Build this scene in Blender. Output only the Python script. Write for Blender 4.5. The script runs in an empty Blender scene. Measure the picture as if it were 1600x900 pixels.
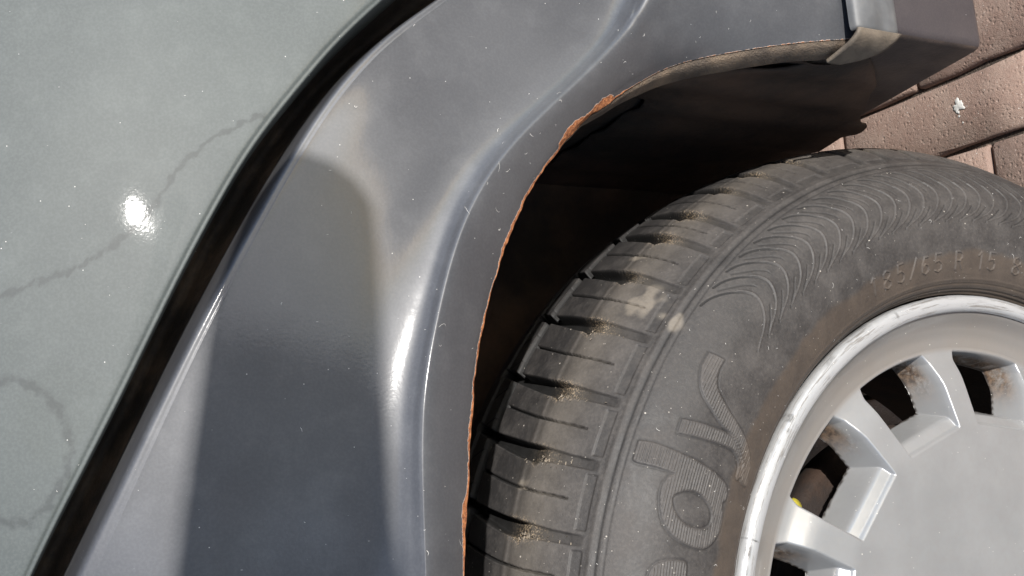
import bpy, bmesh, math, random
import numpy as np
from mathutils import Vector, Matrix
rnd = random.Random(7); NR = np.random.default_rng(7)
FEN=[[(0.0421,0.0650,0.5195),(0.0421,0.0410,0.5185),(0.0424,0.0316,0.5170),(0.0420,0.0281,0.5118),(0.0414,0.0258,0.5062),(0.0381,0.0145,0.4766),(0.0328,0.0003,0.4326),(0.0296,-0.0114,0.4031),(0.0282,-0.0203,0.3875),(0.0279,-0.0264,0.3804),(0.0280,-0.0316,0.3765),(0.0280,-0.0326,0.3752),(0.0272,-0.0322,0.3708),(0.0255,-0.0285,0.3639),(0.0240,-0.0245,0.3583)],
[(0.0936,0.0504,0.4962),(0.0936,0.0264,0.4952),(0.0936,0.0172,0.4941),(0.0932,0.0143,0.4897),(0.0928,0.0125,0.4850),(0.0903,0.0037,0.4597),(0.0867,-0.0077,0.4223),(0.0843,-0.0169,0.3970),(0.0830,-0.0233,0.3835),(0.0825,-0.0283,0.3775),(0.0824,-0.0329,0.3743),(0.0822,-0.0338,0.3727),(0.0816,-0.0325,0.3676),(0.0806,-0.0285,0.3600),(0.0798,-0.0245,0.3539)],
[(0.1317,0.0413,0.4784),(0.1317,0.0173,0.4774),(0.1315,0.0082,0.4766),(0.1311,0.0057,0.4729),(0.1307,0.0043,0.4688),(0.1287,-0.0028,0.4469),(0.1258,-0.0124,0.4148),(0.1238,-0.0193,0.3929),(0.1227,-0.0245,0.3812),(0.1221,-0.0290,0.3762),(0.1217,-0.0333,0.3736),(0.1209,-0.0342,0.3715),(0.1191,-0.0325,0.3648),(0.1168,-0.0285,0.3553),(0.1151,-0.0245,0.3479)],
[(0.1694,0.0339,0.4608),(0.1694,0.0099,0.4598),(0.1689,0.0009,0.4593),(0.1682,-0.0013,0.4562),(0.1675,-0.0024,0.4526),(0.1642,-0.0079,0.4337),(0.1593,-0.0157,0.4060),(0.1559,-0.0211,0.3871),(0.1539,-0.0256,0.3772),(0.1528,-0.0297,0.3731),(0.1519,-0.0338,0.3712),(0.1508,-0.0345,0.3688),(0.1486,-0.0325,0.3617),(0.1459,-0.0285,0.3518),(0.1439,-0.0245,0.3441)],
[(0.2010,0.0285,0.4448),(0.2010,0.0045,0.4438),(0.2002,-0.0044,0.4435),(0.1993,-0.0064,0.4407),(0.1986,-0.0073,0.4375),(0.1947,-0.0119,0.4202),(0.1891,-0.0184,0.3951),(0.1853,-0.0229,0.3780),(0.1829,-0.0268,0.3690),(0.1815,-0.0302,0.3652),(0.1804,-0.0340,0.3636),(0.1800,-0.0345,0.3612),(0.1795,-0.0325,0.3543),(0.1791,-0.0285,0.3446),(0.1790,-0.0245,0.3370)],
[(0.2330,0.0240,0.4274),(0.2330,0.0000,0.4264),(0.2321,-0.0088,0.4262),(0.2312,-0.0107,0.4237),(0.2305,-0.0115,0.4208),(0.2271,-0.0154,0.4049),(0.2222,-0.0209,0.3817),(0.2190,-0.0242,0.3657),(0.2170,-0.0268,0.3572),(0.2155,-0.0302,0.3539),(0.2142,-0.0340,0.3526),(0.2140,-0.0345,0.3500),(0.2143,-0.0325,0.3424),(0.2150,-0.0285,0.3319),(0.2158,-0.0245,0.3235)],
[(0.2600,0.0209,0.4120),(0.2600,-0.0031,0.4110),(0.2590,-0.0120,0.4110),(0.2579,-0.0138,0.4086),(0.2572,-0.0145,0.4057),(0.2535,-0.0181,0.3903),(0.2484,-0.0228,0.3676),(0.2455,-0.0242,0.3512),(0.2433,-0.0268,0.3430),(0.2415,-0.0302,0.3399),(0.2399,-0.0340,0.3388),(0.2394,-0.0345,0.3364),(0.2392,-0.0325,0.3288),(0.2393,-0.0285,0.3184),(0.2397,-0.0245,0.3101)],
[(0.2857,0.0176,0.3958),(0.2857,-0.0064,0.3948),(0.2844,-0.0152,0.3949),(0.2831,-0.0170,0.3925),(0.2823,-0.0178,0.3895),(0.2780,-0.0213,0.3738),(0.2730,-0.0228,0.3490),(0.2695,-0.0242,0.3322),(0.2669,-0.0268,0.3237),(0.2648,-0.0302,0.3206),(0.2629,-0.0340,0.3196),(0.2625,-0.0345,0.3171),(0.2627,-0.0325,0.3094),(0.2636,-0.0285,0.2985),(0.2646,-0.0245,0.2899)],
[(0.3106,0.0128,0.3743),(0.3106,-0.0112,0.3733),(0.3091,-0.0200,0.3734),(0.3077,-0.0218,0.3710),(0.3069,-0.0220,0.3677),(0.3035,-0.0220,0.3497),(0.2981,-0.0228,0.3233),(0.2940,-0.0242,0.3056),(0.2910,-0.0268,0.2967),(0.2885,-0.0302,0.2936),(0.2863,-0.0340,0.2927),(0.2865,-0.0345,0.2895),(0.2884,-0.0325,0.2798),(0.2914,-0.0285,0.2664),(0.2941,-0.0245,0.2558)],
[(0.3324,0.0120,0.3454),(0.3324,-0.0120,0.3444),(0.3309,-0.0208,0.3446),(0.3303,-0.0220,0.3416),(0.3302,-0.0220,0.3378),(0.3297,-0.0220,0.3173),(0.3286,-0.0229,0.2871),(0.3273,-0.0245,0.2668),(0.3255,-0.0275,0.2568),(0.3234,-0.0314,0.2536),(0.3211,-0.0358,0.2529),(0.3193,-0.0364,0.2506),(0.3169,-0.0341,0.2425),(0.3146,-0.0295,0.2309),(0.3135,-0.0249,0.2214)],
[(0.3577,0.0120,0.3155),(0.3577,-0.0120,0.3145),(0.3561,-0.0208,0.3151),(0.3557,-0.0220,0.3126),(0.3559,-0.0220,0.3093),(0.3572,-0.0220,0.2914),(0.3585,-0.0230,0.2655),(0.3587,-0.0249,0.2483),(0.3575,-0.0282,0.2405),(0.3552,-0.0327,0.2387),(0.3525,-0.0376,0.2392),(0.3443,-0.0447,0.2398),(0.3357,-0.0426,0.2265),(0.3254,-0.0386,0.2085),(0.3183,-0.0348,0.1944)],
[(0.3894,0.0120,0.2865),(0.3894,-0.0120,0.2855),(0.3876,-0.0208,0.2865),(0.3872,-0.0220,0.2846),(0.3875,-0.0220,0.2819),(0.3893,-0.0220,0.2671),(0.3910,-0.0233,0.2463),(0.3913,-0.0255,0.2331),(0.3896,-0.0297,0.2280),(0.3864,-0.0351,0.2281),(0.3826,-0.0412,0.2304),(0.3688,-0.0523,0.2313),(0.3547,-0.0505,0.2106),(0.3368,-0.0475,0.1831),(0.3238,-0.0447,0.1622)],
[(0.4276,0.0120,0.2606),(0.4276,-0.0120,0.2596),(0.4257,-0.0208,0.2608),(0.4251,-0.0220,0.2595),(0.4255,-0.0220,0.2573),(0.4274,-0.0220,0.2454),(0.4292,-0.0234,0.2291),(0.4293,-0.0257,0.2191),(0.4270,-0.0302,0.2161),(0.4231,-0.0359,0.2176),(0.4185,-0.0424,0.2209),(0.3978,-0.0575,0.2215),(0.3765,-0.0564,0.1918),(0.3486,-0.0550,0.1530),(0.3277,-0.0540,0.1241)],
[(0.4704,0.0120,0.2405),(0.4704,-0.0120,0.2395),(0.4681,-0.0208,0.2410),(0.4674,-0.0220,0.2401),(0.4676,-0.0220,0.2383),(0.4690,-0.0220,0.2285),(0.4698,-0.0234,0.2154),(0.4690,-0.0260,0.2078),(0.4657,-0.0306,0.2064),(0.4608,-0.0368,0.2089),(0.4552,-0.0436,0.2130),(0.4311,-0.0575,0.2083),(0.4026,-0.0564,0.1670),(0.3644,-0.0550,0.1121),(0.3354,-0.0540,0.0703)]]
HOO=[[(0.0429,0.0717,0.5279),(0.0429,0.0497,0.5289),(0.0441,0.0386,0.5300),(0.0455,0.0375,0.5317),(0.0474,0.0378,0.5343),(0.0541,0.0418,0.5439),(0.0668,0.0500,0.5622),(0.0846,0.0630,0.5881),(0.1104,0.0808,0.6254),(0.1405,0.0792,0.6654)],
[(0.0959,0.0575,0.5070),(0.0959,0.0355,0.5080),(0.0967,0.0245,0.5092),(0.0980,0.0234,0.5110),(0.0998,0.0237,0.5137),(0.1066,0.0276,0.5234),(0.1196,0.0357,0.5421),(0.1380,0.0484,0.5682),(0.1647,0.0698,0.6064),(0.1948,0.0780,0.6498)],
[(0.1298,0.0487,0.4906),(0.1298,0.0267,0.4916),(0.1304,0.0157,0.4929),(0.1315,0.0147,0.4949),(0.1333,0.0150,0.4976),(0.1402,0.0188,0.5075),(0.1534,0.0267,0.5264),(0.1721,0.0391,0.5529),(0.1994,0.0601,0.5912),(0.2314,0.0783,0.6371)],
[(0.1622,0.0415,0.4746),(0.1622,0.0195,0.4756),(0.1625,0.0085,0.4771),(0.1635,0.0075,0.4792),(0.1653,0.0078,0.4820),(0.1722,0.0115,0.4920),(0.1856,0.0192,0.5113),(0.2046,0.0315,0.5381),(0.2326,0.0522,0.5769),(0.2676,0.0796,0.6247)],
[(0.1987,0.0352,0.4578),(0.1987,0.0132,0.4588),(0.1989,0.0022,0.4604),(0.2000,0.0011,0.4624),(0.2022,0.0013,0.4651),(0.2107,0.0046,0.4744),(0.2273,0.0116,0.4923),(0.2509,0.0227,0.5174),(0.2861,0.0418,0.5535),(0.3316,0.0706,0.5986)],
[(0.2333,0.0301,0.4401),(0.2333,0.0081,0.4411),(0.2333,-0.0029,0.4429),(0.2343,-0.0040,0.4450),(0.2365,-0.0038,0.4477),(0.2452,-0.0006,0.4573),(0.2620,0.0064,0.4757),(0.2862,0.0175,0.5012),(0.3224,0.0366,0.5379),(0.3698,0.0657,0.5836)],
[(0.2613,0.0266,0.4241),(0.2613,0.0046,0.4251),(0.2610,-0.0064,0.4270),(0.2620,-0.0076,0.4292),(0.2641,-0.0074,0.4321),(0.2729,-0.0042,0.4419),(0.2901,0.0027,0.4607),(0.3147,0.0137,0.4867),(0.3518,0.0329,0.5240),(0.4007,0.0622,0.5701)],
[(0.2828,0.0232,0.4077),(0.2828,0.0012,0.4087),(0.2824,-0.0098,0.4107),(0.2833,-0.0109,0.4130),(0.2855,-0.0106,0.4159),(0.2944,-0.0073,0.4260),(0.3117,-0.0007,0.4452),(0.3367,0.0101,0.4717),(0.3744,0.0290,0.5095),(0.4243,0.0581,0.5560)],
[(0.3096,0.0184,0.3865),(0.3096,-0.0036,0.3875),(0.3090,-0.0145,0.3897),(0.3098,-0.0156,0.3921),(0.3119,-0.0154,0.3952),(0.3212,-0.0118,0.4054),(0.3394,-0.0040,0.4247),(0.3647,0.0065,0.4520),(0.4031,0.0251,0.4907),(0.4544,0.0540,0.5378)],
[(0.3301,0.0140,0.3651),(0.3301,-0.0080,0.3661),(0.3290,-0.0195,0.3688),(0.3296,-0.0209,0.3715),(0.3318,-0.0207,0.3746),(0.3410,-0.0174,0.3852),(0.3596,-0.0094,0.4048),(0.3866,0.0033,0.4320),(0.4254,0.0213,0.4715),(0.4775,0.0496,0.5192)],
[(0.3590,0.0140,0.3357),(0.3590,-0.0080,0.3367),(0.3578,-0.0195,0.3397),(0.3580,-0.0213,0.3428),(0.3596,-0.0220,0.3466),(0.3671,-0.0220,0.3591),(0.3837,-0.0177,0.3808),(0.4126,-0.0030,0.4078),(0.4546,0.0183,0.4473),(0.5078,0.0459,0.4960)],
[(0.3902,0.0140,0.3080),(0.3902,-0.0080,0.3090),(0.3886,-0.0195,0.3123),(0.3888,-0.0213,0.3157),(0.3903,-0.0220,0.3197),(0.3977,-0.0220,0.3329),(0.4116,-0.0220,0.3577),(0.4374,-0.0124,0.3872),(0.4876,0.0181,0.4244),(0.5422,0.0456,0.4745)],
[(0.4285,0.0140,0.2833),(0.4285,-0.0080,0.2843),(0.4266,-0.0195,0.2879),(0.4265,-0.0213,0.2915),(0.4280,-0.0220,0.2957),(0.4353,-0.0220,0.3097),(0.4489,-0.0220,0.3357),(0.4672,-0.0217,0.3704),(0.5215,0.0113,0.4066),(0.5889,0.0509,0.4550)],
[(0.4704,0.0140,0.2644),(0.4704,-0.0080,0.2654),(0.4682,-0.0195,0.2692),(0.4679,-0.0213,0.2730),(0.4692,-0.0220,0.2774),(0.4763,-0.0220,0.2919),(0.4895,-0.0220,0.3191),(0.5071,-0.0220,0.3553),(0.5568,0.0043,0.3946),(0.6465,0.0628,0.4388)]]
CRACK=[(0.1986,0.0262,0.5271),(0.2014,0.0232,0.5205),(0.2068,0.0175,0.5073),(0.2111,0.0120,0.4939),(0.2187,0.0077,0.4825),(0.2281,0.0040,0.4720),(0.2371,0.0017,0.4648),(0.2463,0.0003,0.4599),(0.2543,-0.0014,0.4537),(0.2629,-0.0041,0.4438),(0.2687,-0.0067,0.4337),(0.2740,-0.0091,0.4240)]
SCUFF=[(0.1684,0.0265,0.5269),(0.1691,0.0235,0.5205),(0.1686,0.0207,0.5139),(0.1638,0.0175,0.5063),(0.1552,0.0150,0.4998),(0.1440,0.0139,0.4961),(0.1320,0.0151,0.4977),(0.1206,0.0184,0.5042),(0.1146,0.0219,0.5117),(0.1161,0.0256,0.5203)]
RUSTP=[(0.2658,-0.0265,0.2892),(0.2757,-0.0265,0.2789),(0.2829,-0.0265,0.2685),(0.2919,-0.0265,0.2574)]
CREASE=[(0.3672,-0.0340,0.2612),(0.3513,-0.0340,0.2574),(0.3387,-0.0340,0.2541),(0.3319,-0.0340,0.2512),(0.3256,-0.0340,0.2489)]
CAMP=(0.11619, -0.43812, 0.54923)
CAMR=[[-0.078698, 0.98195, -0.171989], [-0.470718, -0.188683, -0.861872], [-0.878767, 0.013131, 0.477071]]

# ------------------------------------------------------------------ camera, sky, sun, exposure
SC = bpy.context.scene; COL = SC.collection
GZ = -0.29                                   # ground height, wheel axle at z = 0
cam = bpy.data.objects.new('camera', bpy.data.cameras.new('camera')); COL.objects.link(cam)
M = Matrix([list(CAMR[i]) + [CAMP[i]] for i in range(3)] + [[0, 0, 0, 1]])
cam.matrix_world = M
cam.data.sensor_width = 36; cam.data.angle = math.radians(50)
cam.data.clip_start = 0.01; cam.data.clip_end = 500
SC.camera = cam
SUN = Vector((0.29, -0.83, 0.47)).normalized()      # towards the sun
EL = math.asin(SUN.z); AZ = math.atan2(SUN.x, SUN.y)
w = bpy.data.worlds.new('World'); SC.world = w; w.use_nodes = True
nt = w.node_tree; bg = nt.nodes['Background']
sky = nt.nodes.new('ShaderNodeTexSky'); sky.sky_type = 'NISHITA'; sky.sun_disc = False
sky.sun_elevation = EL; sky.sun_rotation = AZ; sky.dust_density = 0.7; sky.air_density = 1.0; sky.ozone_density = 1.0
nt.links.new(sky.outputs[0], bg.inputs[0]); bg.inputs[1].default_value = 0.12
sd = bpy.data.lights.new('sun', 'SUN'); sd.energy = 3.6; sd.angle = math.radians(0.7); sd.color = (1, .965, .915)
so = bpy.data.objects.new('sun', sd); COL.objects.link(so)
so.rotation_euler = SUN.to_track_quat('Z', 'Y').to_euler(); so.location = (1, -1, 3)
vs = SC.view_settings; vs.view_transform = 'Standard'; vs.look = 'None'; vs.gamma = 1; vs.exposure = 0.78
SC.display_settings.display_device = 'sRGB'

# ------------------------------------------------------------------ node helpers
class Mat:
    def __init__(s, name):
        s.m = bpy.data.materials.new(name); s.m.use_nodes = True
        s.nt = s.m.node_tree; s.b = s.nt.nodes['Principled BSDF']
    def n(s, t, **k):
        x = s.nt.nodes.new(t)
        for a, b in k.items(): setattr(x, a, b)
        return x
    def set(s, **k):
        for a, b in k.items(): s.put(s.b.inputs[a.replace('_', ' ')], b)
        return s
    def put(s, sock, v):
        if hasattr(v, 'links') or isinstance(v, bpy.types.NodeSocket): s.nt.links.new(v, sock)
        elif isinstance(v, tuple) and len(v) == 3 and sock.type == 'RGBA': sock.default_value = (*v, 1)
        else: sock.default_value = v
    def pos(s):
        return s.n('ShaderNodeTexCoord').outputs['Object']
    def mapping(s, scale=(1, 1, 1), rot=(0, 0, 0), src=None):
        m = s.n('ShaderNodeMapping'); s.put(m.inputs[0], src or s.pos())
        m.inputs['Scale'].default_value = scale; m.inputs['Rotation'].default_value = rot
        return m.outputs[0]
    def noise(s, sc, det=4, rough=.55, vec=None, dist=0):
        x = s.n('ShaderNodeTexNoise'); s.put(x.inputs['Vector'], vec or s.pos())
        x.inputs['Scale'].default_value = sc; x.inputs['Detail'].default_value = det
        x.inputs['Roughness'].default_value = rough; x.inputs['Distortion'].default_value = dist
        return x.outputs[0]
    def ramp(s, f, a, b, va=0., vb=1.):
        x = s.n('ShaderNodeMapRange', interpolation_type='SMOOTHSTEP'); s.put(x.inputs[0], f)
        for i, v in zip((1, 2, 3, 4), (a, b, va, vb)): x.inputs[i].default_value = v
        return x.outputs[0]
    def math(s, op, a, b=0.):
        x = s.n('ShaderNodeMath', operation=op); s.put(x.inputs[0], a); s.put(x.inputs[1], b); return x.outputs[0]
    def mix(s, f, a, b):
        x = s.n('ShaderNodeMix', data_type='RGBA'); s.put(x.inputs[0], f); s.put(x.inputs[6], a); s.put(x.inputs[7], b); return x.outputs[2]
    def attr(s, name):
        return s.n('ShaderNodeAttribute', attribute_name=name).outputs['Fac']
    def bump(s, h, dist, strength=1., normal=None):
        x = s.n('ShaderNodeBump'); s.put(x.inputs['Height'], h); x.inputs['Distance'].default_value = dist
        x.inputs['Strength'].default_value = strength
        if normal is not None: s.put(x.inputs['Normal'], normal)
        return x.outputs[0]
    def specks(s, scale, radius, keep=.3, vec=None):
        """sparse small round specks: voronoi cells thinned by their random colour"""
        v = s.n('ShaderNodeTexVoronoi'); s.put(v.inputs['Vector'], vec or s.pos()); v.inputs['Scale'].default_value = scale
        d = s.ramp(v.outputs['Distance'], radius, radius * .55)
        c = s.n('ShaderNodeSeparateColor'); s.put(c.inputs[0], v.outputs['Color'])
        k = s.ramp(c.outputs[0], 1 - keep, 1 - keep + .02)
        return s.math('MULTIPLY', d, k)

def paint(name, base, dust_amt, dust_col, swirl=1., metal=.2, cr=(.07, .16), br=.42, cw=.65):
    m = Mat(name)
    big = m.noise(9, 3); mid = m.noise(60, 5, .6); fine = m.noise(900, 2)
    dust = m.math('ADD', m.ramp(big, .3, .75, dust_amt * .5, dust_amt), m.ramp(mid, .45, .8, 0, dust_amt * .35))
    grain = m.ramp(fine, .35, .7, -.02, .03)
    dust = m.math('ADD', dust, grain)
    sp = m.math('MAXIMUM', m.specks(120, .05, .06), m.specks(380, .11, .05))
    # short hairline scratches: voronoi on strongly stretched, warped coordinates
    scr = None
    for k, rot in enumerate(((.3, .5, .2), (.9, .1, 1.3), (1.4, .8, 2.2))):
        v = m.mapping((520, 520, 26), rot, None)
        s1 = m.n('ShaderNodeTexVoronoi'); m.put(s1.inputs['Vector'], v); s1.inputs['Scale'].default_value = 1
        c = m.n('ShaderNodeSeparateColor'); m.put(c.inputs[0], s1.outputs['Color'])
        a = m.math('MULTIPLY', m.ramp(s1.outputs['Distance'], .10, .03), m.ramp(c.outputs[1], .982, .992))
        scr = a if scr is None else m.math('MAXIMUM', scr, a)
    marks = m.math('MULTIPLY', m.attr('mark'), m.ramp(m.noise(300, 4, .7), .35, .6, .35, 1))
    rust = m.ramp(m.math('ADD', m.attr('rust'), m.ramp(m.noise(350, 4, .7), .3, .7, -.20, .20)), .42, .56)
    peel = m.math('SUBTRACT', m.ramp(m.math('ADD', m.attr('rust'), m.ramp(m.noise(350, 4, .7), .3, .7, -.20, .20)), .34, .42), rust)
    col = m.mix(dust, base, dust_col)
    col = m.mix(m.math('MINIMUM', marks, .5), col, (.018, .021, .021))
    col = m.mix(m.math('MAXIMUM', m.math('MULTIPLY', sp, .8), m.math('MULTIPLY', scr, .55)), col, (.62, .6, .57))
    col = m.mix(peel, col, (.5, .42, .36))
    rcol = m.mix(m.ramp(m.noise(500, 5, .7), .3, .7), (.16, .05, .022), (.56, .22, .085))
    col = m.mix(rust, col, rcol)
    bare = m.math('SUBTRACT', 1., m.math('MAXIMUM', rust, sp))
    hb = m.math('ADD', m.noise(700, 2), m.math('MULTIPLY', m.noise(7, 2), 3.))
    nrm = m.bump(hb, .00004 * swirl, .5)
    nrm = m.bump(m.math('MULTIPLY', rust, m.noise(900, 4)), .0006, .8, nrm)
    m.set(Base_Color=col, Roughness=m.math('ADD', br, m.math('MULTIPLY', rust, .4)), Metallic=m.math('MULTIPLY', bare, metal),
          Coat_Weight=m.math('MULTIPLY', bare, cw), Coat_Roughness=m.ramp(mid, .3, .8, *cr), Normal=nrm)
    m.put(m.b.inputs['Coat Normal'], nrm)
    return m.m
PAINT = paint('charcoal_paint', (.030, .031, .037), .29, (.235, .238, .245), 1.3, .08, (.11, .18), .5)
HOODP = paint('dusty_green_grey_paint', (.037, .045, .044), .16, (.31, .335, .32), .55, .0, (.025, .04), .6, .2)

def simple(name, col, rough, metal=0, var=.25, sc=60, dirt=None, dirt_amt=.5, bump=0, coat=0):
    m = Mat(name)
    n1 = m.noise(sc, 5, .6)
    c = m.mix(m.ramp(n1, .3, .7), tuple(x * (1 - var) for x in col), tuple(min(1, x * (1 + var)) for x in col))
    if dirt: c = m.mix(m.ramp(m.noise(sc * .4, 6, .65), .4, .7, 0, dirt_amt), c, dirt)
    m.set(Base_Color=c, Roughness=rough, Metallic=metal, Coat_Weight=coat)
    if bump: m.set(Normal=m.bump(m.noise(sc * 8, 5, .6), bump))
    return m.m
SEAM = simple('dirty_seam', (.022, .016, .012), .8, dirt=(.17, .115, .075), dirt_amt=.6, bump=.0005)
LINER = simple('wheel_well_black', (.030, .022, .017), .85, dirt=(.12, .07, .045), dirt_amt=.75, bump=.001, sc=25)
LIPM = simple('muddy_arch_flange', (.11, .085, .065), .8, dirt=(.26, .19, .13), dirt_amt=.8, bump=.0012, sc=110)
BUMP = paint('bumper_plastic', (.040, .035, .042), .14, (.26, .23, .21))
BUMPR = simple('bumper_rear_dirty', (.055, .042, .038), .55, dirt=(.16, .11, .08), dirt_amt=.45, bump=.0004, sc=50)
TRIM = simple('grey_trim_strip', (.11, .112, .115), .52, 0, dirt=(.3, .27, .23), dirt_amt=.5, bump=.00006, sc=40)
TAB = simple('dusty_trim_end', (.13, .105, .08), .7, 0, dirt=(.22, .175, .13), dirt_amt=.5, bump=.0003, sc=90)
IRON = simple('rusty_iron', (.020, .014, .012), .8, .2, dirt=(.06, .032, .018), dirt_amt=.6, bump=.0006, sc=80)
YEL = simple('yellow_plastic', (.42, .36, .04), .45, dirt=(.08, .06, .02), dirt_amt=.7, sc=200)
BLACK = simple('black_plastic', (.015, .015, .016), .4)

def rubber():
    m = Mat('dusty_rubber')
    big = m.noise(14, 4, .6); mid = m.noise(70, 6, .65); fine = m.noise(600, 3)
    sw = m.attr('sidewall'); br = m.attr('brown'); tr = m.attr('tread')
    d = m.math('ADD', m.ramp(big, .3, .7, .03, .09), m.ramp(mid, .35, .75, 0, .12))
    d = m.math('ADD', d, m.ramp(fine, .4, .7, 0, .07))
    d = m.math('SUBTRACT', m.math('ADD', d, m.math('MULTIPLY', tr, .05)), m.math('MULTIPLY', m.attr('crown'), .09))  # crown darkened: thinner dust, with shade put into the colour
    rl = m.attr('relief')          # dust on raised rubber; cut lines blackened, relief shading put into the colour
    d = m.math('MULTIPLY', m.math('ADD', d, m.math('MULTIPLY', m.math('MAXIMUM', rl, 0.), .16)), m.math('ADD', 1., m.math('MINIMUM', rl, 0.)))
    col = m.mix(m.math('MAXIMUM', m.math('MULTIPLY', rl, -.85), 0.), m.mix(d, (.026, .0245, .0245), (.245, .218, .198)), (.009, .009, .009))
    # dried brown band next to the rim
    col = m.mix(m.math('MULTIPLY', br, m.ramp(mid, .2, .8, .35, .75)), col, (.085, .062, .045))
    # reflected sunlight patches painted pale on the shoulder; straw and grit caught in the grooves
    col = m.mix(m.math('MULTIPLY', m.attr('sun_patch'), m.ramp(m.noise(160, 6, .75), .25, .55, .15, .45)), col, (.30, .26, .21))
    g = m.math('MULTIPLY', m.attr('grit'), m.ramp(m.noise(1100, 3, .7), .5, .62))
    col = m.mix(g, col, (.55, .42, .28))
    sp = m.math('MAXIMUM', m.specks(160, .09, .22), m.specks(520, .15, .08))
    wv = m.mapping((900, 60, 900), (.4, 1.1, .3)); s1 = m.n('ShaderNodeTexVoronoi'); m.put(s1.inputs['Vector'], wv); s1.inputs['Scale'].default_value = .6
    c = m.n('ShaderNodeSeparateColor'); m.put(c.inputs[0], s1.outputs['Color'])
    scr = m.math('MULTIPLY', m.ramp(s1.outputs['Distance'], .12, .04), m.ramp(c.outputs[1], .98, .99))
    col = m.mix(m.math('MAXIMUM', m.math('MULTIPLY', sp, .6), m.math('MULTIPLY', scr, .35)), col, (.6, .55, .48))
    h = m.math('ADD', m.math('MULTIPLY', m.noise(1400, 2), .4), m.noise(260, 6, .7))
    m.set(Base_Color=col, Roughness=m.ramp(mid, .3, .7, .52, .72), Normal=m.bump(h, .00025, .9))
    m.b.inputs['Specular IOR Level'].default_value = .4
    return m.m
RUB = rubber()

def rimmat():
    m = Mat('silver_alloy')
    n1 = m.noise(30, 5, .6); n2 = m.noise(300, 4, .7)
    base = m.mix(m.ramp(n1, .3, .7), (.31, .315, .32), (.35, .355, .36))
    film = m.ramp(n2, .3, .8, .04, .16)
    base = m.mix(film, base, (.30, .25, .20))
    base = m.mix(m.math('MULTIPLY', m.attr('cone'), m.ramp(n1, .25, .8, .35, .65)), base, (.28, .24, .20))
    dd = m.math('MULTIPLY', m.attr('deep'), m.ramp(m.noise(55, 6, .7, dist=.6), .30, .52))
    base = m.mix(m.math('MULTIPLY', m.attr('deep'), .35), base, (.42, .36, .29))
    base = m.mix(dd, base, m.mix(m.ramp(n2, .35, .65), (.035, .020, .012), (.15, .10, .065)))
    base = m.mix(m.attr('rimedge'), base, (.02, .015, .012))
    fl = m.attr('flange')
    # kerb rash on the flange: torn streaks running round the rim
    rash = m.math('MULTIPLY', fl, m.ramp(m.noise(1, 6, .8, vec=m.n('ShaderNodeAttribute', attribute_name='flow').outputs['Vector']), .52, .60))
    base = m.mix(m.math('MULTIPLY', fl, .6), base, (.66, .67, .68))
    base = m.mix(m.math('MULTIPLY', rash, .8), base, (.25, .23, .21))
    base = m.mix(m.math('MULTIPLY', m.attr('smudge'), m.ramp(m.noise(500, 5, .7), .35, .6, .3, 1)), base, (.05, .045, .04))
    sp = m.math('MAXIMUM', m.specks(170, .09, .25), m.specks(420, .14, .07))
    base = m.mix(m.math('MULTIPLY', sp, .9), base, (.85, .82, .76))
    met = m.math('SUBTRACT', .4, m.math('MULTIPLY', m.math('MAXIMUM', dd, m.attr('rimedge')), .38))
    m.set(Base_Color=base, Metallic=met, Roughness=m.math('ADD', m.ramp(n2, .3, .7, .30, .40), m.math('MULTIPLY', dd, .3)),
          Coat_Weight=.25, Coat_Roughness=.12,
          Normal=m.bump(m.math('ADD', m.math('MULTIPLY', m.noise(900, 3), .25), m.math('MULTIPLY', rash, -1.)), .00008, .6))
    return m.m
RIMM = rimmat()

def brickmat():
    m = Mat('red_clay_paver')
    info = m.n('ShaderNodeObjectInfo').outputs['Random']
    wp = m.n('ShaderNodeNewGeometry').outputs['Position']
    a = m.noise(35, 6, .65, vec=wp); b = m.noise(260, 4, .7, vec=wp)
    pv = m.n('ShaderNodeTexVoronoi'); m.put(pv.inputs['Vector'], wp); pv.inputs['Scale'].default_value = 210; pits = m.math('MULTIPLY', m.ramp(pv.outputs['Distance'], .0, .42), 1.)
    col = m.mix(info, (.25, .165, .13), (.31, .215, .175))
    col = m.mix(m.ramp(a, .35, .7, 0, .55), col, (.36, .27, .22))
    col = m.mix(m.ramp(b, .52, .72, 0, .6), col, (.24, .145, .11))
    sp = m.math('MAXIMUM', m.specks(110, .10, .25, vec=wp), m.specks(420, .2, .22, vec=wp))
    col = m.mix(m.math('MULTIPLY', sp, .7), col, (.62, .57, .52))
    m.set(Base_Color=col, Roughness=.85, Normal=m.bump(m.math('ADD', b, m.math('ADD', m.noise(1100, 3, .6, vec=wp), m.math('MULTIPLY', pits, .8))), .0009, 1.))
    return m.m
BRICK = brickmat()
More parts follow.
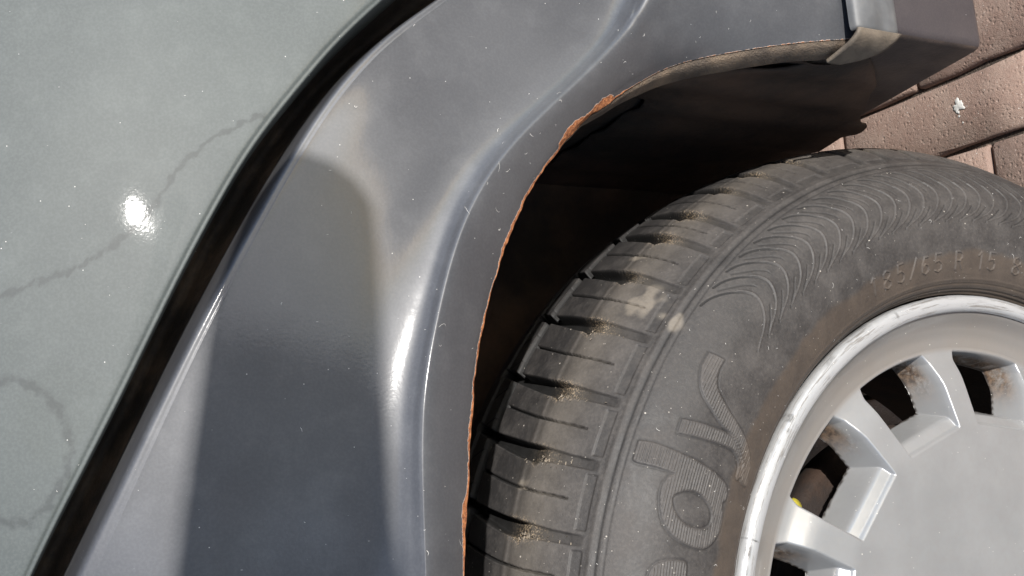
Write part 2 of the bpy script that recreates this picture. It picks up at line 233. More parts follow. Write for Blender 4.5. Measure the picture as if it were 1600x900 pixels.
def groundmat():
    m = Mat('paved_ground')
    wp = m.n('ShaderNodeNewGeometry').outputs['Position']
    bt = m.n('ShaderNodeTexBrick'); m.put(bt.inputs['Vector'], m.mapping((1, 1, 1), (0, 0, math.pi / 2), wp))
    bt.inputs['Scale'].default_value = 1; bt.inputs['Brick Width'].default_value = .22; bt.inputs['Row Height'].default_value = .07
    bt.inputs['Mortar Size'].default_value = .003; bt.offset = .5
    for k, c in (('Color1', (.32, .18, .13)), ('Color2', (.37, .23, .17)), ('Mortar', (.10, .085, .07))): bt.inputs[k].default_value = (*c, 1)
    near = m.ramp(m.math('MAXIMUM', m.math('ABSOLUTE', m.sep(wp, 0)), m.math('ABSOLUTE', m.sep(wp, 1))), 1.15, 1.2)
    sand = m.mix(m.ramp(m.noise(400, 5, .7, vec=wp), .3, .7), (.045, .035, .028), (.13, .105, .085))
    asph = m.mix(m.ramp(m.noise(300, 5, .7, vec=wp), .3, .7), (.10, .10, .10), (.155, .154, .15))
    m.set(Base_Color=m.mix(m.ramp(m.sep(wp, 1), -.59, -.60), bt.outputs[0], asph), Roughness=.9)
    return m.m
def _sep(self, v, i):
    x = self.n('ShaderNodeSeparateXYZ'); self.put(x.inputs[0], v); return x.outputs[i]
Mat.sep = _sep
def sandmat():
    m = Mat('joint_sand'); wp = m.n('ShaderNodeNewGeometry').outputs['Position']
    m.set(Base_Color=m.mix(m.ramp(m.noise(400, 5, .7, vec=wp), .3, .7), (.03, .024, .02), (.12, .095, .075)), Roughness=.95,
          Normal=m.bump(m.noise(500, 4, vec=wp), .002)); return m.m

# ------------------------------------------------------------------ mesh helpers
def link(name, me, mat, parent=None, **props):
    o = bpy.data.objects.new(name, me); COL.objects.link(o)
    if mat: me.materials.append(mat)
    if parent: o.parent = parent
    for k, v in props.items(): o[k] = v
    return o
def mesh_np(name, V, Q, smooth=True):
    me = bpy.data.meshes.new(name); V = np.asarray(V, np.float32); Q = np.asarray(Q, np.int32)
    me.vertices.add(len(V)); me.vertices.foreach_set('co', V.ravel())
    me.loops.add(Q.size); me.loops.foreach_set('vertex_index', Q.ravel())
    me.polygons.add(len(Q)); me.polygons.foreach_set('loop_start', np.arange(len(Q), dtype=np.int32) * 4)
    me.polygons.foreach_set('loop_total', np.full(len(Q), 4, np.int32))
    me.update(calc_edges=True); me.validate()
    me.polygons.foreach_set('use_smooth', np.full(len(me.polygons), smooth))
    return me
def gridq(nu, nv, wrap=False, flip=False):
    i = np.arange(nu if wrap else nu - 1)[:, None]; j = np.arange(nv - 1)[None, :]; i2 = (i + 1) % nu
    q = np.stack([i * nv + j, i * nv + j + 1, i2 * nv + j + 1, i2 * nv + j], -1).reshape(-1, 4)
    return q[:, ::-1] if flip else q
def fattr(me, name, arr):
    a = me.attributes.new(name, 'FLOAT', 'POINT'); a.data.foreach_set('value', np.asarray(arr, np.float32).ravel())
def sst(a, b, x):
    t = np.clip((x - a) / (b - a), 0, 1); return t * t * (3 - 2 * t)
def cr_interp(P, n):
    """Catmull-Rom (centripetal-free) resampling along axis 0 to n samples"""
    P = np.asarray(P, float); m = len(P); u = np.linspace(0, m - 1, n); k = np.clip(u.astype(int), 0, m - 2); t = (u - k)
    Pm = np.concatenate([[2 * P[0] - P[1]], P, [2 * P[-1] - P[-2]]])
    sh = (n,) + (1,) * (P.ndim - 1); t = t.reshape(sh)
    p0, p1, p2, p3 = Pm[k], Pm[k + 1], Pm[k + 2], Pm[k + 3]
    return .5 * (2 * p1 + (p2 - p0) * t + (2 * p0 - 5 * p1 + 4 * p2 - p3) * t ** 2 + (-p0 + 3 * p1 - 3 * p2 + p3) * t ** 3)
def bs_interp(P, n):
    """uniform cubic B-spline along axis 0, end points clamped (smooths)"""
    P = np.asarray(P, float); m = len(P); Pm = np.concatenate([[2 * P[0] - P[1]], P, [2 * P[-1] - P[-2]]])
    u = np.linspace(0, m - 1, n); k = np.clip(u.astype(int), 0, m - 2); t = (u - k).reshape((n,) + (1,) * (P.ndim - 1))
    p0, p1, p2, p3 = Pm[k], Pm[k + 1], Pm[k + 2], Pm[k + 3]
    return ((1 - t) ** 3 * p0 + (3 * t ** 3 - 6 * t ** 2 + 4) * p1 + (-3 * t ** 3 + 3 * t ** 2 + 3 * t + 1) * p2 + t ** 3 * p3) / 6
def segdist(X, Y, poly, closed=False):
    d = np.full(X.shape, 1e9); n = len(poly)
    for i in range(n if closed else n - 1):
        (ax, ay), (bx, by) = poly[i], poly[(i + 1) % n]
        vx, vy = bx - ax, by - ay; L = vx * vx + vy * vy + 1e-12
        t = np.clip(((X - ax) * vx + (Y - ay) * vy) / L, 0, 1)
        d = np.minimum(d, np.hypot(X - ax - t * vx, Y - ay - t * vy))
    return d
def inside(X, Y, poly):
    c = np.zeros(X.shape, bool); n = len(poly)
    for i in range(n):
        (ax, ay), (bx, by) = poly[i], poly[(i + 1) % n]
        if ay == by: continue
        c ^= ((ay > Y) != (by > Y)) & (X < (bx - ax) * (Y - ay) / (by - ay) + ax)
    return c
def spl(pts, n=60): return [tuple(p) for p in cr_interp(np.array(pts, float), n)]
def bm_obj(name, bm, mat, parent=None, smooth=False, **props):
    me = bpy.data.meshes.new(name); bm.normal_update(); bm.to_mesh(me); bm.free()
    if smooth:
        for p in me.polygons: p.use_smooth = True
    return link(name, me, mat, parent, **props)
def bevel(o, wdt, seg=3):
    md = o.modifiers.new('bevel', 'BEVEL'); md.width = wdt; md.segments = seg; md.limit_method = 'ANGLE'; md.angle_limit = math.radians(25)
    for p in o.data.polygons: p.use_smooth = True
def hexa(bm, c):
    v = [bm.verts.new(p) for p in c]     # 0-3 bottom ring, 4-7 top ring
    for f in ((0, 3, 2, 1), (4, 5, 6, 7), (0, 1, 5, 4), (1, 2, 6, 5), (2, 3, 7, 6), (3, 0, 4, 7)): bm.faces.new([v[i] for i in f])
def lathe(prof, n=96, y_axis=True):
    """profile (r, y) revolved about the wheel axle"""
    pr = np.array(prof, float); th = np.linspace(0, 2 * np.pi, n, endpoint=False)[:, None]
    V = np.stack([pr[None, :, 0] * np.sin(th), np.broadcast_to(pr[None, :, 1], (n, len(pr))), pr[None, :, 0] * np.cos(th)], -1).reshape(-1, 3)
    return V, gridq(n, len(pr), True, True)

# ------------------------------------------------------------------ the setting: paved ground
me = bpy.data.meshes.new('ground'); S_ = 60
me.from_pydata([(-S_, -S_, GZ - .012), (S_, -S_, GZ - .012), (S_, S_, GZ - .012), (-S_, S_, GZ - .012)], [], [(0, 1, 2, 3)])
ground = link('ground', me, groundmat(), None, kind='structure')
me = bpy.data.meshes.new('pavement'); a = 1.0
X0, X1, Y0, Y1 = -.46, .94, -.60, .62
me.from_pydata([(X0, Y0, GZ - .007), (X1, Y0, GZ - .007), (X1, Y1, GZ - .007), (X0, Y1, GZ - .007)], [], [(0, 1, 2, 3)])
pave = link('pavement', me, sandmat(), None, kind='structure')
def brick_mesh(L, seed):
    r = random.Random(seed); bm = bmesh.new(); W = .0655; top = []
    hx, hy = W / 2, L / 2
    xs = [-hx, -hx + .003, hx - .003, hx]; ys = [-hy, -hy + .003, -hy * .6, -hy * .3, 0, hy * .3, hy * .6, hy - .003, hy]
    g = []
    for i, x in enumerate(xs):
        row = []
        for j, y in enumerate(ys):
            e = (i in (0, 3)) or (j in (0, 8)); z = (-.003 if e else 0) + r.uniform(-.0006, .0006)
            row.append(bm.verts.new((x + r.uniform(-.0015, .0015), y + r.uniform(-.0015, .0015), z)))
        g.append(row)
    for i in range(3):
        for j in range(8): bm.faces.new((g[i][j], g[i + 1][j], g[i + 1][j + 1], g[i][j + 1]))
    ring = [g[i][0] for i in range(4)] + [g[3][j] for j in range(1, 9)] + [g[i][8] for i in (2, 1, 0)] + [g[0][j] for j in (7, 6, 5, 4, 3, 2, 1)]
    low = [bm.verts.new((v.co.x, v.co.y, -.02)) for v in ring]
    for i in range(len(ring)): k = (i + 1) % len(ring); bm.faces.new((ring[i], low[i], low[k], ring[k]))
    m_ = bpy.data.meshes.new('brick'); bm.normal_update(); bm.to_mesh(m_); bm.free()
    for p in m_.polygons: p.use_smooth = True
    m_.materials.append(BRICK); return m_
bms = [brick_mesh(.2155, k) for k in range(6)]
row = 0; x = .450 - 13 * .07 + .035
rows_y = {}
while x < X1:
    # end joints seen in the photo: row right of x=.45 at y=.25, row below x=.38 at y=.183
    off = {0: .25, 1: .130, 2: .183}.get((round((x - .415) / .07) + 1) % 3 if False else {True: 0}.get(x > .45 and x < .52, {True: 1}.get(.38 < x < .45, {True: 2}.get(.31 < x < .38, 9))), rnd.uniform(0, .22))
    y = off - .22 * 8 + .11
    while y < Y1:
        if y > Y0:
            o = bpy.data.objects.new('brick', rnd.choice(bms)); COL.objects.link(o); o.parent = pave
            o.location = (x, y + rnd.uniform(-.001, .001), GZ + rnd.uniform(-.0008, .0008)); o.rotation_euler = (rnd.uniform(-.004, .004), rnd.uniform(-.006, .006), rnd.uniform(-.006, .006))
        y += .22
    x += .07

# ------------------------------------------------------------------ the car
car = bpy.data.objects.new('parked_car', None); COL.objects.link(car); car.location = (0, 0, GZ)
car['label'] = 'parked dark grey car with rusting wheel arch lip and silver alloy wheel'; car['category'] = 'car'
OFF = (0, 0, -GZ)
def part(name, me, mat, parent=None, **p):
    o = link(name, me, mat, parent or car, **p)
    if parent is None: o.location = OFF
    return o
def loft(name, ctrl, nu, nv, mat, flip=False, attrs=None, jitter=None):
    A = np.array(ctrl, float); A = bs_interp(A, nu) if True else A          # along the arch
    A = np.swapaxes(A, 0, 1)
    A = cr_interp(A, nv); A = np.swapaxes(A, 0, 1)
    if jitter is not None: A = jitter(A)
    me = mesh_np(name, A.reshape(-1, 3), gridq(nu, nv, False, flip))
    if attrs: attrs(me, A)
    return part(name, me, mat), A
def d3(A, poly):
    pts = A.reshape(-1, 3); d = np.full(len(pts), 1e9); poly = np.array(poly)
    for a_, b_ in zip(poly[:-1], poly[1:]):
        v = b_ - a_; t = np.clip((pts - a_) @ v / (v @ v), 0, 1)
        d = np.minimum(d, np.linalg.norm(pts - a_ - t[:, None] * v, axis=1))
    return d
# front wing (fender) with flared, rusting arch edge
NU, NV = 500, 320
def extend(c):          # the panels run on forwards beyond the frame
    c = [list(k) for k in c]
    for dx in (.16, .42): c.append([(x + dx, y, z) for x, y, z in c[13]])
    return np.array(c)
FEN = extend(FEN); HOO = extend(HOO)
def n1d(x, seed, f):
    r = np.random.default_rng(seed); t = x * f; k = np.floor(t).astype(int); a = r.uniform(-1, 1, k.max() + 3)
    fr = t - k; fr = fr * fr * (3 - 2 * fr); return a[k] * (1 - fr) + a[k + 1] * fr
rownames = FEN.shape[1]; EV = (rownames - 1)
def fen_jit(A):
    v = np.linspace(0, EV, A.shape[1]); w_ = np.clip((v - (EV - .5)) / .5, 0, 1)      # only the last rows before the edge
    u = np.linspace(0, 1, A.shape[0])
    n = n1d(u, 3, 40) * .0005 + n1d(u, 4, 150) * .0003 + n1d(u, 5, 16) * .0007
    act = sst(.02, .1, u) * (1 - sst(.54, .62, u))
    dc = d3(A, CREASE).reshape(A.shape[:2]); A = A.copy(); A[..., 1] -= .0026 * np.exp(-(dc / .0034) ** 2)
    rad = A / np.linalg.norm(A * np.array([1, 0, 1]), axis=-1, keepdims=True); rad[..., 1] = 0
    return A - rad * (n * act)[:, None, None] * w_[None, :, None]
def fen_attr(me, A):
    u = np.linspace(0, 1, A.shape[0])[:, None]; edge = A[:, -1]
    dist = np.linalg.norm(A - edge[:, None, :], axis=-1)
    wid = (.0018 + .0009 * n1d(u[:, 0], 11, 44) + .0011 * n1d(u[:, 0], 12, 11)) * sst(.03, .12, u[:, 0]) * (1 - sst(.52, .57, u[:, 0]))
    rust = 1 - np.clip((dist - wid[:, None]) / .0022 + .5, 0, 1)
    q = A.reshape(-1, 3); a0, a1 = np.array(RUSTP[0]), np.array(RUSTP[-1]); tt_ = ((q - a0) @ (a1 - a0)) / ((a1 - a0) @ (a1 - a0))
    wt = .0034 * np.clip(np.sin(np.pi * np.clip((tt_ + .12) / 1.2, 0, 1)), 0, 1) ** .6 * (1 + .35 * np.sin(tt_ * 9))
    r2 = np.clip(1 - (d3(A, RUSTP) - wt) / .0024 - .5, 0, 1)
    rust = np.maximum(rust * (u > .03), r2.reshape(rust.shape) * 1.0)
    fattr(me, 'rust', rust); fattr(me, 'mark', np.zeros(rust.shape))
fender, FA = loft('fender', FEN, NU, NV, PAINT, False, fen_attr, fen_jit)
fender['label'] = 'dark charcoal wing with flared arch, orange rust along its edge'
# bonnet side panel
def hood_attr(me, A):
    W = A + .0007 * np.stack([np.sin(A[..., 2] * 820 + 2.5 * np.sin(A[..., 0] * 310)) + .6 * np.sin(A[..., 0] * 1900), 0 * A[..., 0], np.sin(A[..., 0] * 760 + 2 * np.sin(A[..., 2] * 270)) + .5 * np.sin(A[..., 2] * 2100)], -1)
    d1 = d3(W, CRACK); d2 = d3(W, SCUFF)
    m1 = np.exp(-(d1 / .0009) ** 2) * 1.25; m2 = np.exp(-(d2 / .0014) ** 2) * .95
    fattr(me, 'mark', np.maximum(m1, m2)); fattr(me, 'rust', np.zeros(len(m1)))
hood, HA = loft('hood_panel', HOO, 370, 360, HOODP, True, hood_attr)
hood['label'] = 'dusty grey-green panel above the seam, with a fine branching crack'
# seam channel between the two panels
hin = HA[::6, 0]; fin = FA[::int(round(NU / 60)), 0]
n_ = min(len(hin), len(fin)); hin = HA[np.linspace(0, HA.shape[0] - 1, 80).astype(int), 0]; fin = FA[np.linspace(0, FA.shape[0] - 1, 80).astype(int), 0]
L_ = []
for t in np.linspace(-.25, 1.25, 9):
    p = hin * (1 - t) + fin * t; p[:, 1] += -.004 + .012 * (1 - (2 * t - 1) ** 2); L_.append(p)
part('panel_gap_channel', mesh_np('gap', np.stack(L_, 1).reshape(-1, 3), gridq(80, 9)), SEAM)
# muddy flange turned in behind the arch edge, then the black liner
Ee = FA[:, -1][::4]; rr = np.hypot(Ee[:, 0], Ee[:, 2]); nr = Ee / rr[:, None]; nr[:, 1] = 0
k_ = sst(.45, .62, np.linspace(0, 1, len(Ee)))[:, None] * .0055
fl = [Ee + np.array([0, .0006, 0]) - nr * .0002, Ee - nr * (.0006 + k_ * .45) + np.array([0, .003, 0]), Ee - nr * (.0004 + k_) + np.array([0, .010, 0]), Ee - nr * k_ * .8 + np.array([0, .015, 0]), Ee + nr * .006 + np.array([0, .018, 0]), Ee + nr * .016 + np.array([0, .019, 0])]
A = cr_interp(np.array(fl), 26)
A = np.swapaxes(A, 0, 1); A = A + nr[:, None, :] * (n1d(np.linspace(0, 1, len(Ee)), 8, 50) * .0007)[:, None, None] * np.linspace(0, 1, 26)[None, :, None]
part('wheel_arch_flange', mesh_np('flange', A.reshape(-1, 3), gridq(len(Ee), 26, False, True)), LIPM)
th_e = np.degrees(np.arctan2(Ee[:, 0], Ee[:, 2]))
def lip_r(th):
    o = np.argsort(th_e); return np.interp(th, th_e[o], np.hypot(Ee[:, 0], Ee[:, 2])[o])
ys = np.array([-.022, -.016, -.006, .01, .03, .055, .09, .14, .21, .23, .231])
end = np.interp(ys, [-.045, .055, .09, .23], [74, 89, 93, 96])
cols = []
for y, e in zip(ys, end):
    th = np.linspace(e, -92, 90); r = lip_r(np.clip(th, 5, 73)) * 1.0 + .012 * min(1, (y + .03) / .03)
    r = np.where(th > 60, r * (1 - (th - 60) / 30 * .035), r)
    if y > .22: r = r * (.5 if y > .2305 else .97)
    r = r + .002 * np.sin(th * .7 + y * 40)
    cols.append(np.stack([r * np.sin(np.radians(th)), np.full(90, y), r * np.cos(np.radians(th))], -1))
A = cr_interp(np.array(cols), 60)
part('wheel_arch_liner', mesh_np('liner', A.reshape(-1, 3), gridq(60, 90)), LINER)
# body top, inner wing and engine bay floor: what shades the wheel well and the bricks
bm = bmesh.new()
hexa(bm, [(-1.2, .245, -.06), (1.0, .245, -.06), (1.0, 1.5, -.06), (-1.2, 1.5, -.06), (-1.2, .245, .50), (1.0, .245, .50), (1.0, 1.5, .50), (-1.2, 1.5, .50)])
o = bm_obj('car_body', bm, PAINT, car); o.location = OFF
A = HA[:, -1][::6]; B_ = A.copy(); B_[:, 1] = .8; B_[:, 2] = np.maximum(A[:, 2], .6) + .02
V = np.stack([A * (1 - t) + B_ * t + np.array([0, 0, .06 * math.sin(math.pi * t)]) for t in np.linspace(0, 1, 12)], 1)
part('hood_top', mesh_np('top', V.reshape(-1, 3), gridq(len(A), 12, False, True)), HOODP)

# bumper: outer face, dirty rear face, trim strip with curled dusty end
def extr(profile, xs, name, mat, closed=True, parent=None):
    pr = np.array(profile, float); V = []
    for x, sx in xs:
        c = pr.mean(0); q = (pr - c) * sx + c; V.append(np.stack([np.full(len(q), x), q[:, 0], q[:, 1]], -1))
    V = np.stack(V, 0); n, mth = V.shape[:2]
    return V
bm = bmesh.new()
hexa(bm, [(.331, -.0605, .028), (1.0, -.0605, .028), (1.0, .058, .004), (.331, .058, .005), (.331, -.0595, .124), (1.0, -.0595, .124), (1.0, .058, .124), (.331, .058, .124)])
bump = bm_obj('bumper', bm, BUMP, car); bump.location = OFF; bump.data.materials.append(BUMPR)
for p in bump.data.polygons:
    if p.normal.x < -.9: p.material_index = 1
bevel(bump, .0055, 4)
bump['label'] = 'dark plastic bumper end with a rounded lower corner'
# black liner flap in front of the bumper's dirty rear face, and the tray under the engine
edge = cr_interp(np.array([(-.036, .108), (-.030, .085), (-.010, .060), (.004, .046), (.022, .034), (.040, .020), (.056, .004), (.062, -.006), (.10, -.010), (.20, -.014), (.245, -.016)]), 60)
V = np.stack([np.stack([np.full(60, .3285) + .0015 * np.sin(edge[:, 0] * 160), edge[:, 0] + (0 if k else 0), edge[:, 1] + k / 7 * np.clip(.012 + (edge[:, 0] + .036) * 2.2, 0, .18)], -1) for k in range(8)], 1)
o = part('liner_flap', mesh_np('flap', V.reshape(-1, 3), gridq(60, 8)), LINER); md = o.modifiers.new('s', 'SOLIDIFY'); md.thickness = .0015
bm = bmesh.new(); hexa(bm, [(.335, .06, .0), (1.0, .06, .0), (1.0, .26, -.02), (.335, .26, -.02), (.335, .06, .12), (1.0, .06, .12), (1.0, .26, .12), (.335, .26, .12)])
o = bm_obj('under_tray', bm, LINER, car); o.location = OFF
# trim strip
prof = [(-.0602, .131), (-.0635, .1295), (-.0655, .1255), (-.0662, .119), (-.0658, .113), (-.0662, .108), (-.0655, .1025), (-.0632, .0995), (-.060, .0985)]
pr = cr_interp(np.array(prof), 40); xs = np.concatenate([[.3285, .329, .3305, .333], np.linspace(.34, 1.0, 30)]); sc = [.90, .965, .99, 1]
V = []
for i, x in enumerate(xs):
    k = sc[i] if i < 4 else 1; q = pr.copy(); q[:, 0] = -.0600 + (q[:, 0] + .0600) * k; q[:, 1] = .115 + (q[:, 1] - .115) * (k if i < 4 else 1)
    V.append(np.stack([np.full(len(q), x), q[:, 0], q[:, 1]], -1))
trim = part('trim_strip', mesh_np('trim', np.array(V).reshape(-1, 3), gridq(len(xs), 40)), TRIM)
trim['label'] = 'pale grey trim strip along the bumper'
# curled end tab
pts = [(.3290, -.0640, 1.0), (.3262, -.0628, 1.0), (.3235, -.0590, 1.0), (.3215, -.0535, .95), (.3198, -.0480, .75), (.3185, -.0440, .45)]
P_ = cr_interp(np.array(pts), 30); V = []
for t in (0, 1):
    for k, (x, y, wd) in enumerate(P_):
        f = k / 29; z0 = .0995 + .012 * f * 1.2; z1 = .1300 + .004 * f; c = z1 - (z1 - z0) * .5 * wd
        row = []
        for s in np.linspace(0, 1, 14):
            z = z1 - (z1 - z0) * s * (wd if wd < 1 else 1); row.append((x + t * .0022, y + t * .001, z))
        V.append(row)
V = np.array(V)
o = part('trim_end', mesh_np('tab', V[:30].reshape(-1, 3), gridq(30, 14)), TAB)
md = o.modifiers.new('s', 'SOLIDIFY'); md.thickness = .002; md.offset = -1

# ------------------------------------------------------------------ wheel
wheel = bpy.data.objects.new('wheel', None); COL.objects.link(wheel); wheel.parent = car; wheel.location = OFF
PR = np.array([(.2045, .003), (.2085, -.004), (.215, -.0085), (.230, -.0135), (.245, -.015), (.260, -.013), (.275, -.0055), (.283, .001), (.2885, .008), (.2935, .0145), (.2992, .023), (.3050, .036), (.3080, .050), (.3098, .065), (.3105, .083), (.3098, .101), (.3080, .116), (.305, .130), (.298, .148), (.285, .164), (.262, .179), (.235, .180), (.212, .173), (.203, .160)])
PR0 = np.array([(.293, .0145), (.2975, .023)])
SS = np.r_[0, np.cumsum(np.hypot(*np.diff(PR, axis=0).T))] * 1000
def smooth_profile(s):
    # Catmull-Rom through the section points, by arc length
    k = np.clip(np.searchsorted(SS, s, side='right') - 1, 0, len(SS) - 2); t = ((s - SS[k]) / (SS[k + 1] - SS[k]))[:, None]
    Pm = np.concatenate([[2 * PR[0] - PR[1]], PR, [2 * PR[-1] - PR[-2]]]); Sm = np.concatenate([[2 * SS[0] - SS[1]], SS, [2 * SS[-1] - SS[-2]]])
    m1 = (Pm[k + 2] - Pm[k]) / (Sm[k + 2] - Sm[k])[:, None] * (SS[k + 1] - SS[k])[:, None]
    m2 = (Pm[k + 3] - Pm[k + 1]) / (Sm[k + 3] - Sm[k + 1])[:, None] * (SS[k + 1] - SS[k])[:, None]
    return (2 * t**3 - 3 * t**2 + 1) * PR[k] + (t**3 - 2 * t**2 + t) * m1 + (-2 * t**3 + 3 * t**2) * PR[k + 1] + (t**3 - t**2) * m2
s_ = np.concatenate([np.arange(0, 212, .42), np.arange(212, SS[-1], 6.), [SS[-1]]])
th = np.concatenate([np.arange(6, 112, .085), np.arange(112, 366, 1.27)])
TH, SG = np.meshgrid(th, s_, indexing='ij')
H = np.zeros_like(TH); GRIT = np.zeros_like(TH)
pf = smooth_profile(s_); dpf = np.gradient(pf, s_, axis=0); nrm = np.stack([-dpf[:, 1], dpf[:, 0]], -1); nrm /= np.linalg.norm(nrm, axis=1, keepdims=True)
nrm *= np.sign(nrm[len(nrm) // 4, 1]) * -1 if nrm[len(nrm) // 4, 1] > 0 else 1
if nrm[np.argmin(abs(s_ - 160)), 0] < 0: nrm = -nrm
Rg = pf[:, 0]
ends = [3.7, 10.9, 17.85, 25.0, 31.6, 39.1, 45.8, 52.1, 56.5, 62.4, 67.2, 72.4, 78.9, 83.5, 88.6, 94.6, 100.4, 105.2, 110.5]
e_ = 110.5
while e_ < 360: e_ += rnd.choice([4.6, 5.6, 6.8, 7.4]); ends.append(e_)
US, UV = [96, 101, 115, 133, 147, 171, 184, 206, 214], [0, 0, .15, .62, 1.0, 1.9, 2.45, 3.8, 4.2]
LS, LV = [96, 101, 131, 134, 139, 150, 173, 210, 214], [-1.12, -1.12, -1.0, -1.42, -.95, -.5, .75, 3.0, 3.3]
U_ = np.interp(s_, US, UV); L_ = np.interp(s_, LS, LV)
dep_s = np.interp(s_, [98, 101.5, 105, 128, 134, 142, 155, 178, 212], [0, .9, 1.5, 2.3, 4.2, 6.5, 7.4, 7.5, 7.5])
mm = Rg * 1000 * math.pi / 180
for i, e in enumerate(ends):
    a0, a1 = np.searchsorted(th, (e - 2, e + 5)); 
    if a1 <= a0: continue
    d = TH[a0:a1] - e
    m_ = np.minimum(U_[None] - d, d - L_[None]) * mm[None]
    k = sst(-.05, .9, m_) * ((s_ > 98) & (s_ < 212))[None]
    H[a0:a1] -= k * dep_s[None]
    GRIT[a0:a1] = np.maximum(GRIT[a0:a1], np.exp(-(np.minimum(m_, 3) - 1.5) ** 2 / 6) * np.exp(-((SG[a0:a1] - 133) / 9.) ** 2) * (.35 + .65 * ((i * 7) % 3 > 0)))
    # sipe half way to the previous groove
    if i: 
        c = (e + ends[i - 1]) / 2 - .35 + np.interp(s_, [110, 129, 146, 162, 183], [-.15, .1, .6, 1.3, 2.35])
        a0, a1 = np.searchsorted(th, (c.min() - 1, c.max() + 1)); d = np.abs(TH[a0:a1] - c[None]) * mm[None]
        wv = np.interp(s_, [109, 112, 130, 150, 181, 183.5], [0, .40, .50, .60, .62, 0])
        k = sst(0, .35, wv[None] - d * .75) ; k = np.clip((wv[None] + .22 - d) / .3, 0, 1) * ((s_ > 109) & (s_ < 183))[None] * (wv > .1)[None]
        H[a0:a1] -= k * 2.4
# circumferential grooves and the inner ribs
for a_, b_ in ((180, 189), (204, 211)):
    H -= 7 * sst(-.4, .6, np.minimum(s_ - a_, b_ - s_))[None]
H -= 3 * (sst(0, .5, .35 - np.abs(((TH + (SG - 190) * .06) % 3.4) - 1.7) * 5.3) * ((SG > 189) & (SG < 204)))
H = np.maximum(H, -7.5)
# wear edge between crown and shoulder, bead of the shoulder
H += .35 * np.exp(-((SG - 141) / 1.6) ** 2) - .25 * sst(134, 139, SG) * sst(150, 143, SG)
cut = np.zeros_like(TH)
for i, e in enumerate(ends):
    cut = np.maximum(cut, sst(1.0, .75, np.abs(TH - (e - .55)) / 1.05)) if False else cut
dmin = np.full_like(TH[:, 0], 9.)
for e in ends: dmin = np.minimum(dmin, np.abs(th - (e - .55)))
seg = sst(.85, 1.0, dmin)[:, None]
H -= .65 * sst(-.3, .4, np.minimum(SG - 97.6, 103.2 - SG)) * seg
H -= .40 * np.exp(-((SG - 90.5) / .9) ** 2) - .35 * np.exp(-((SG - 93.8) / 1.3) ** 2)
H -= .25 * np.exp(-((SG - 86.5) / .5) ** 2)
# feathered arcs on the sidewall
X = TH * 4.36; Y = SG
def region(x0, x1, y0, y1):
    a0, a1 = np.searchsorted(th * 4.36, (x0, x1)); b0, b1 = np.searchsorted(s_, (y0, y1)); return slice(a0, a1), slice(b0, b1)
ARC = [(84.6, 0), (83, 1.1), (80.4, 2.07), (77.1, 2.98), (73.3, 3.79), (69, 4.44), (64.6, 4.63), (59.5, 4.19), (54.8, 3.26), (51.5, 1.97), (49.3, .46), (47.6, -.71)]
for i in range(-0, 26):
    t0 = 44.4 + 2.70 * i
    if t0 > 108: break
    poly = spl([((t0 + d) * 4.36, s) for s, d in ARC], 36)
    reg = region(t0 * 4.36 - 9, t0 * 4.36 + 26, 44, 88); xx, yy = X[reg], Y[reg]
    d = segdist(xx, yy, poly)
    par = np.clip((yy - 47) / 38, 0, 1)             # 0 at inner end, 1 at outer tip
    H[reg] -= .95 * np.clip(1 - d / (.34 + .34 * sst(.5, .9, par)), 0, 1) * (.5 + .5 * sst(.45, .8, par)) * (1 - .75 * np.exp(-((par - .42) / .22) ** 2))
    rib = spl([((t0 + d_ + .28) * 4.36, s) for s, d_ in ARC[4:]], 20)
    d = segdist(xx, yy, rib); H[reg] += .5 * np.exp(-(d / .5) ** 2)
    sec = spl([((t0 + d_) * 4.36, s) for s, d_ in [(81.6, 2.7), (77.3, 3.9), (72.5, 5.2), (67.3, 6.0), (61, 6.1)]], 20)
    d = segdist(xx, yy, sec); H[reg] -= .28 * np.exp(-(d / .5) ** 2)
    tail = [((t0 + 5.3) * 4.36, 56.5), ((t0 + 4.0) * 4.36, 51.8), ((t0 + 1.9) * 4.36, 46.6)]
    d = segdist(xx, yy, tail); H[reg] -= .45 * np.clip(1 - d / .5, 0, 1)
# big ribbed letters, traced
def letter(outer, holes=(), lines=True):
    P1 = spl([(a_ * 4.36, s) for s, a_ in outer], 90) if len(outer) > 8 else [(a_ * 4.36, s) for s, a_ in outer]
    xs = [p[0] for p in P1]; ys_ = [p[1] for p in P1]; reg = region(min(xs) - 2, max(xs) + 2, min(ys_) - 2, max(ys_) + 2)
    xx, yy = X[reg], Y[reg]; ins = inside(xx, yy, P1); d = segdist(xx, yy, P1, True)
    for h_ in holes:
        P2 = spl([(a_ * 4.36, s) for s, a_ in h_ + h_[:1]], 50); ins &= ~inside(xx, yy, P2); d = np.minimum(d, segdist(xx, yy, P2, True))
    sd_ = np.where(ins, d, -d)
    body = sst(-.25, .3, sd_)
    stripe = .5 + .5 * np.cos(2 * np.pi * yy / 1.45)
    H[reg] += body * .18 + np.exp(-((sd_ - .25) / .38) ** 2) * .42 + sst(.5, .9, sd_) * stripe * .85 - np.exp(-((sd_ + .8) / .5) ** 2) * .22
SWO = [(68.6, 39.82), (68.7, 38.15), (66.1, 36.35), (62.0, 35.10), (55.2, 34.15), (46.7, 33.18), (37.8, 32.80), (31.4, 31.85), (26.2, 30.6), (24.4, 28.9)]
SWI = [(18.6, 28.6), (18.4, 30.03), (20.3, 31.70), (26.2, 33.19), (34.8, 34.22), (44.9, 35.06), (54.4, 36.21), (58.3, 37.07), (60.5, 38.55), (60.6, 40.04)]
letter(SWO + SWI)
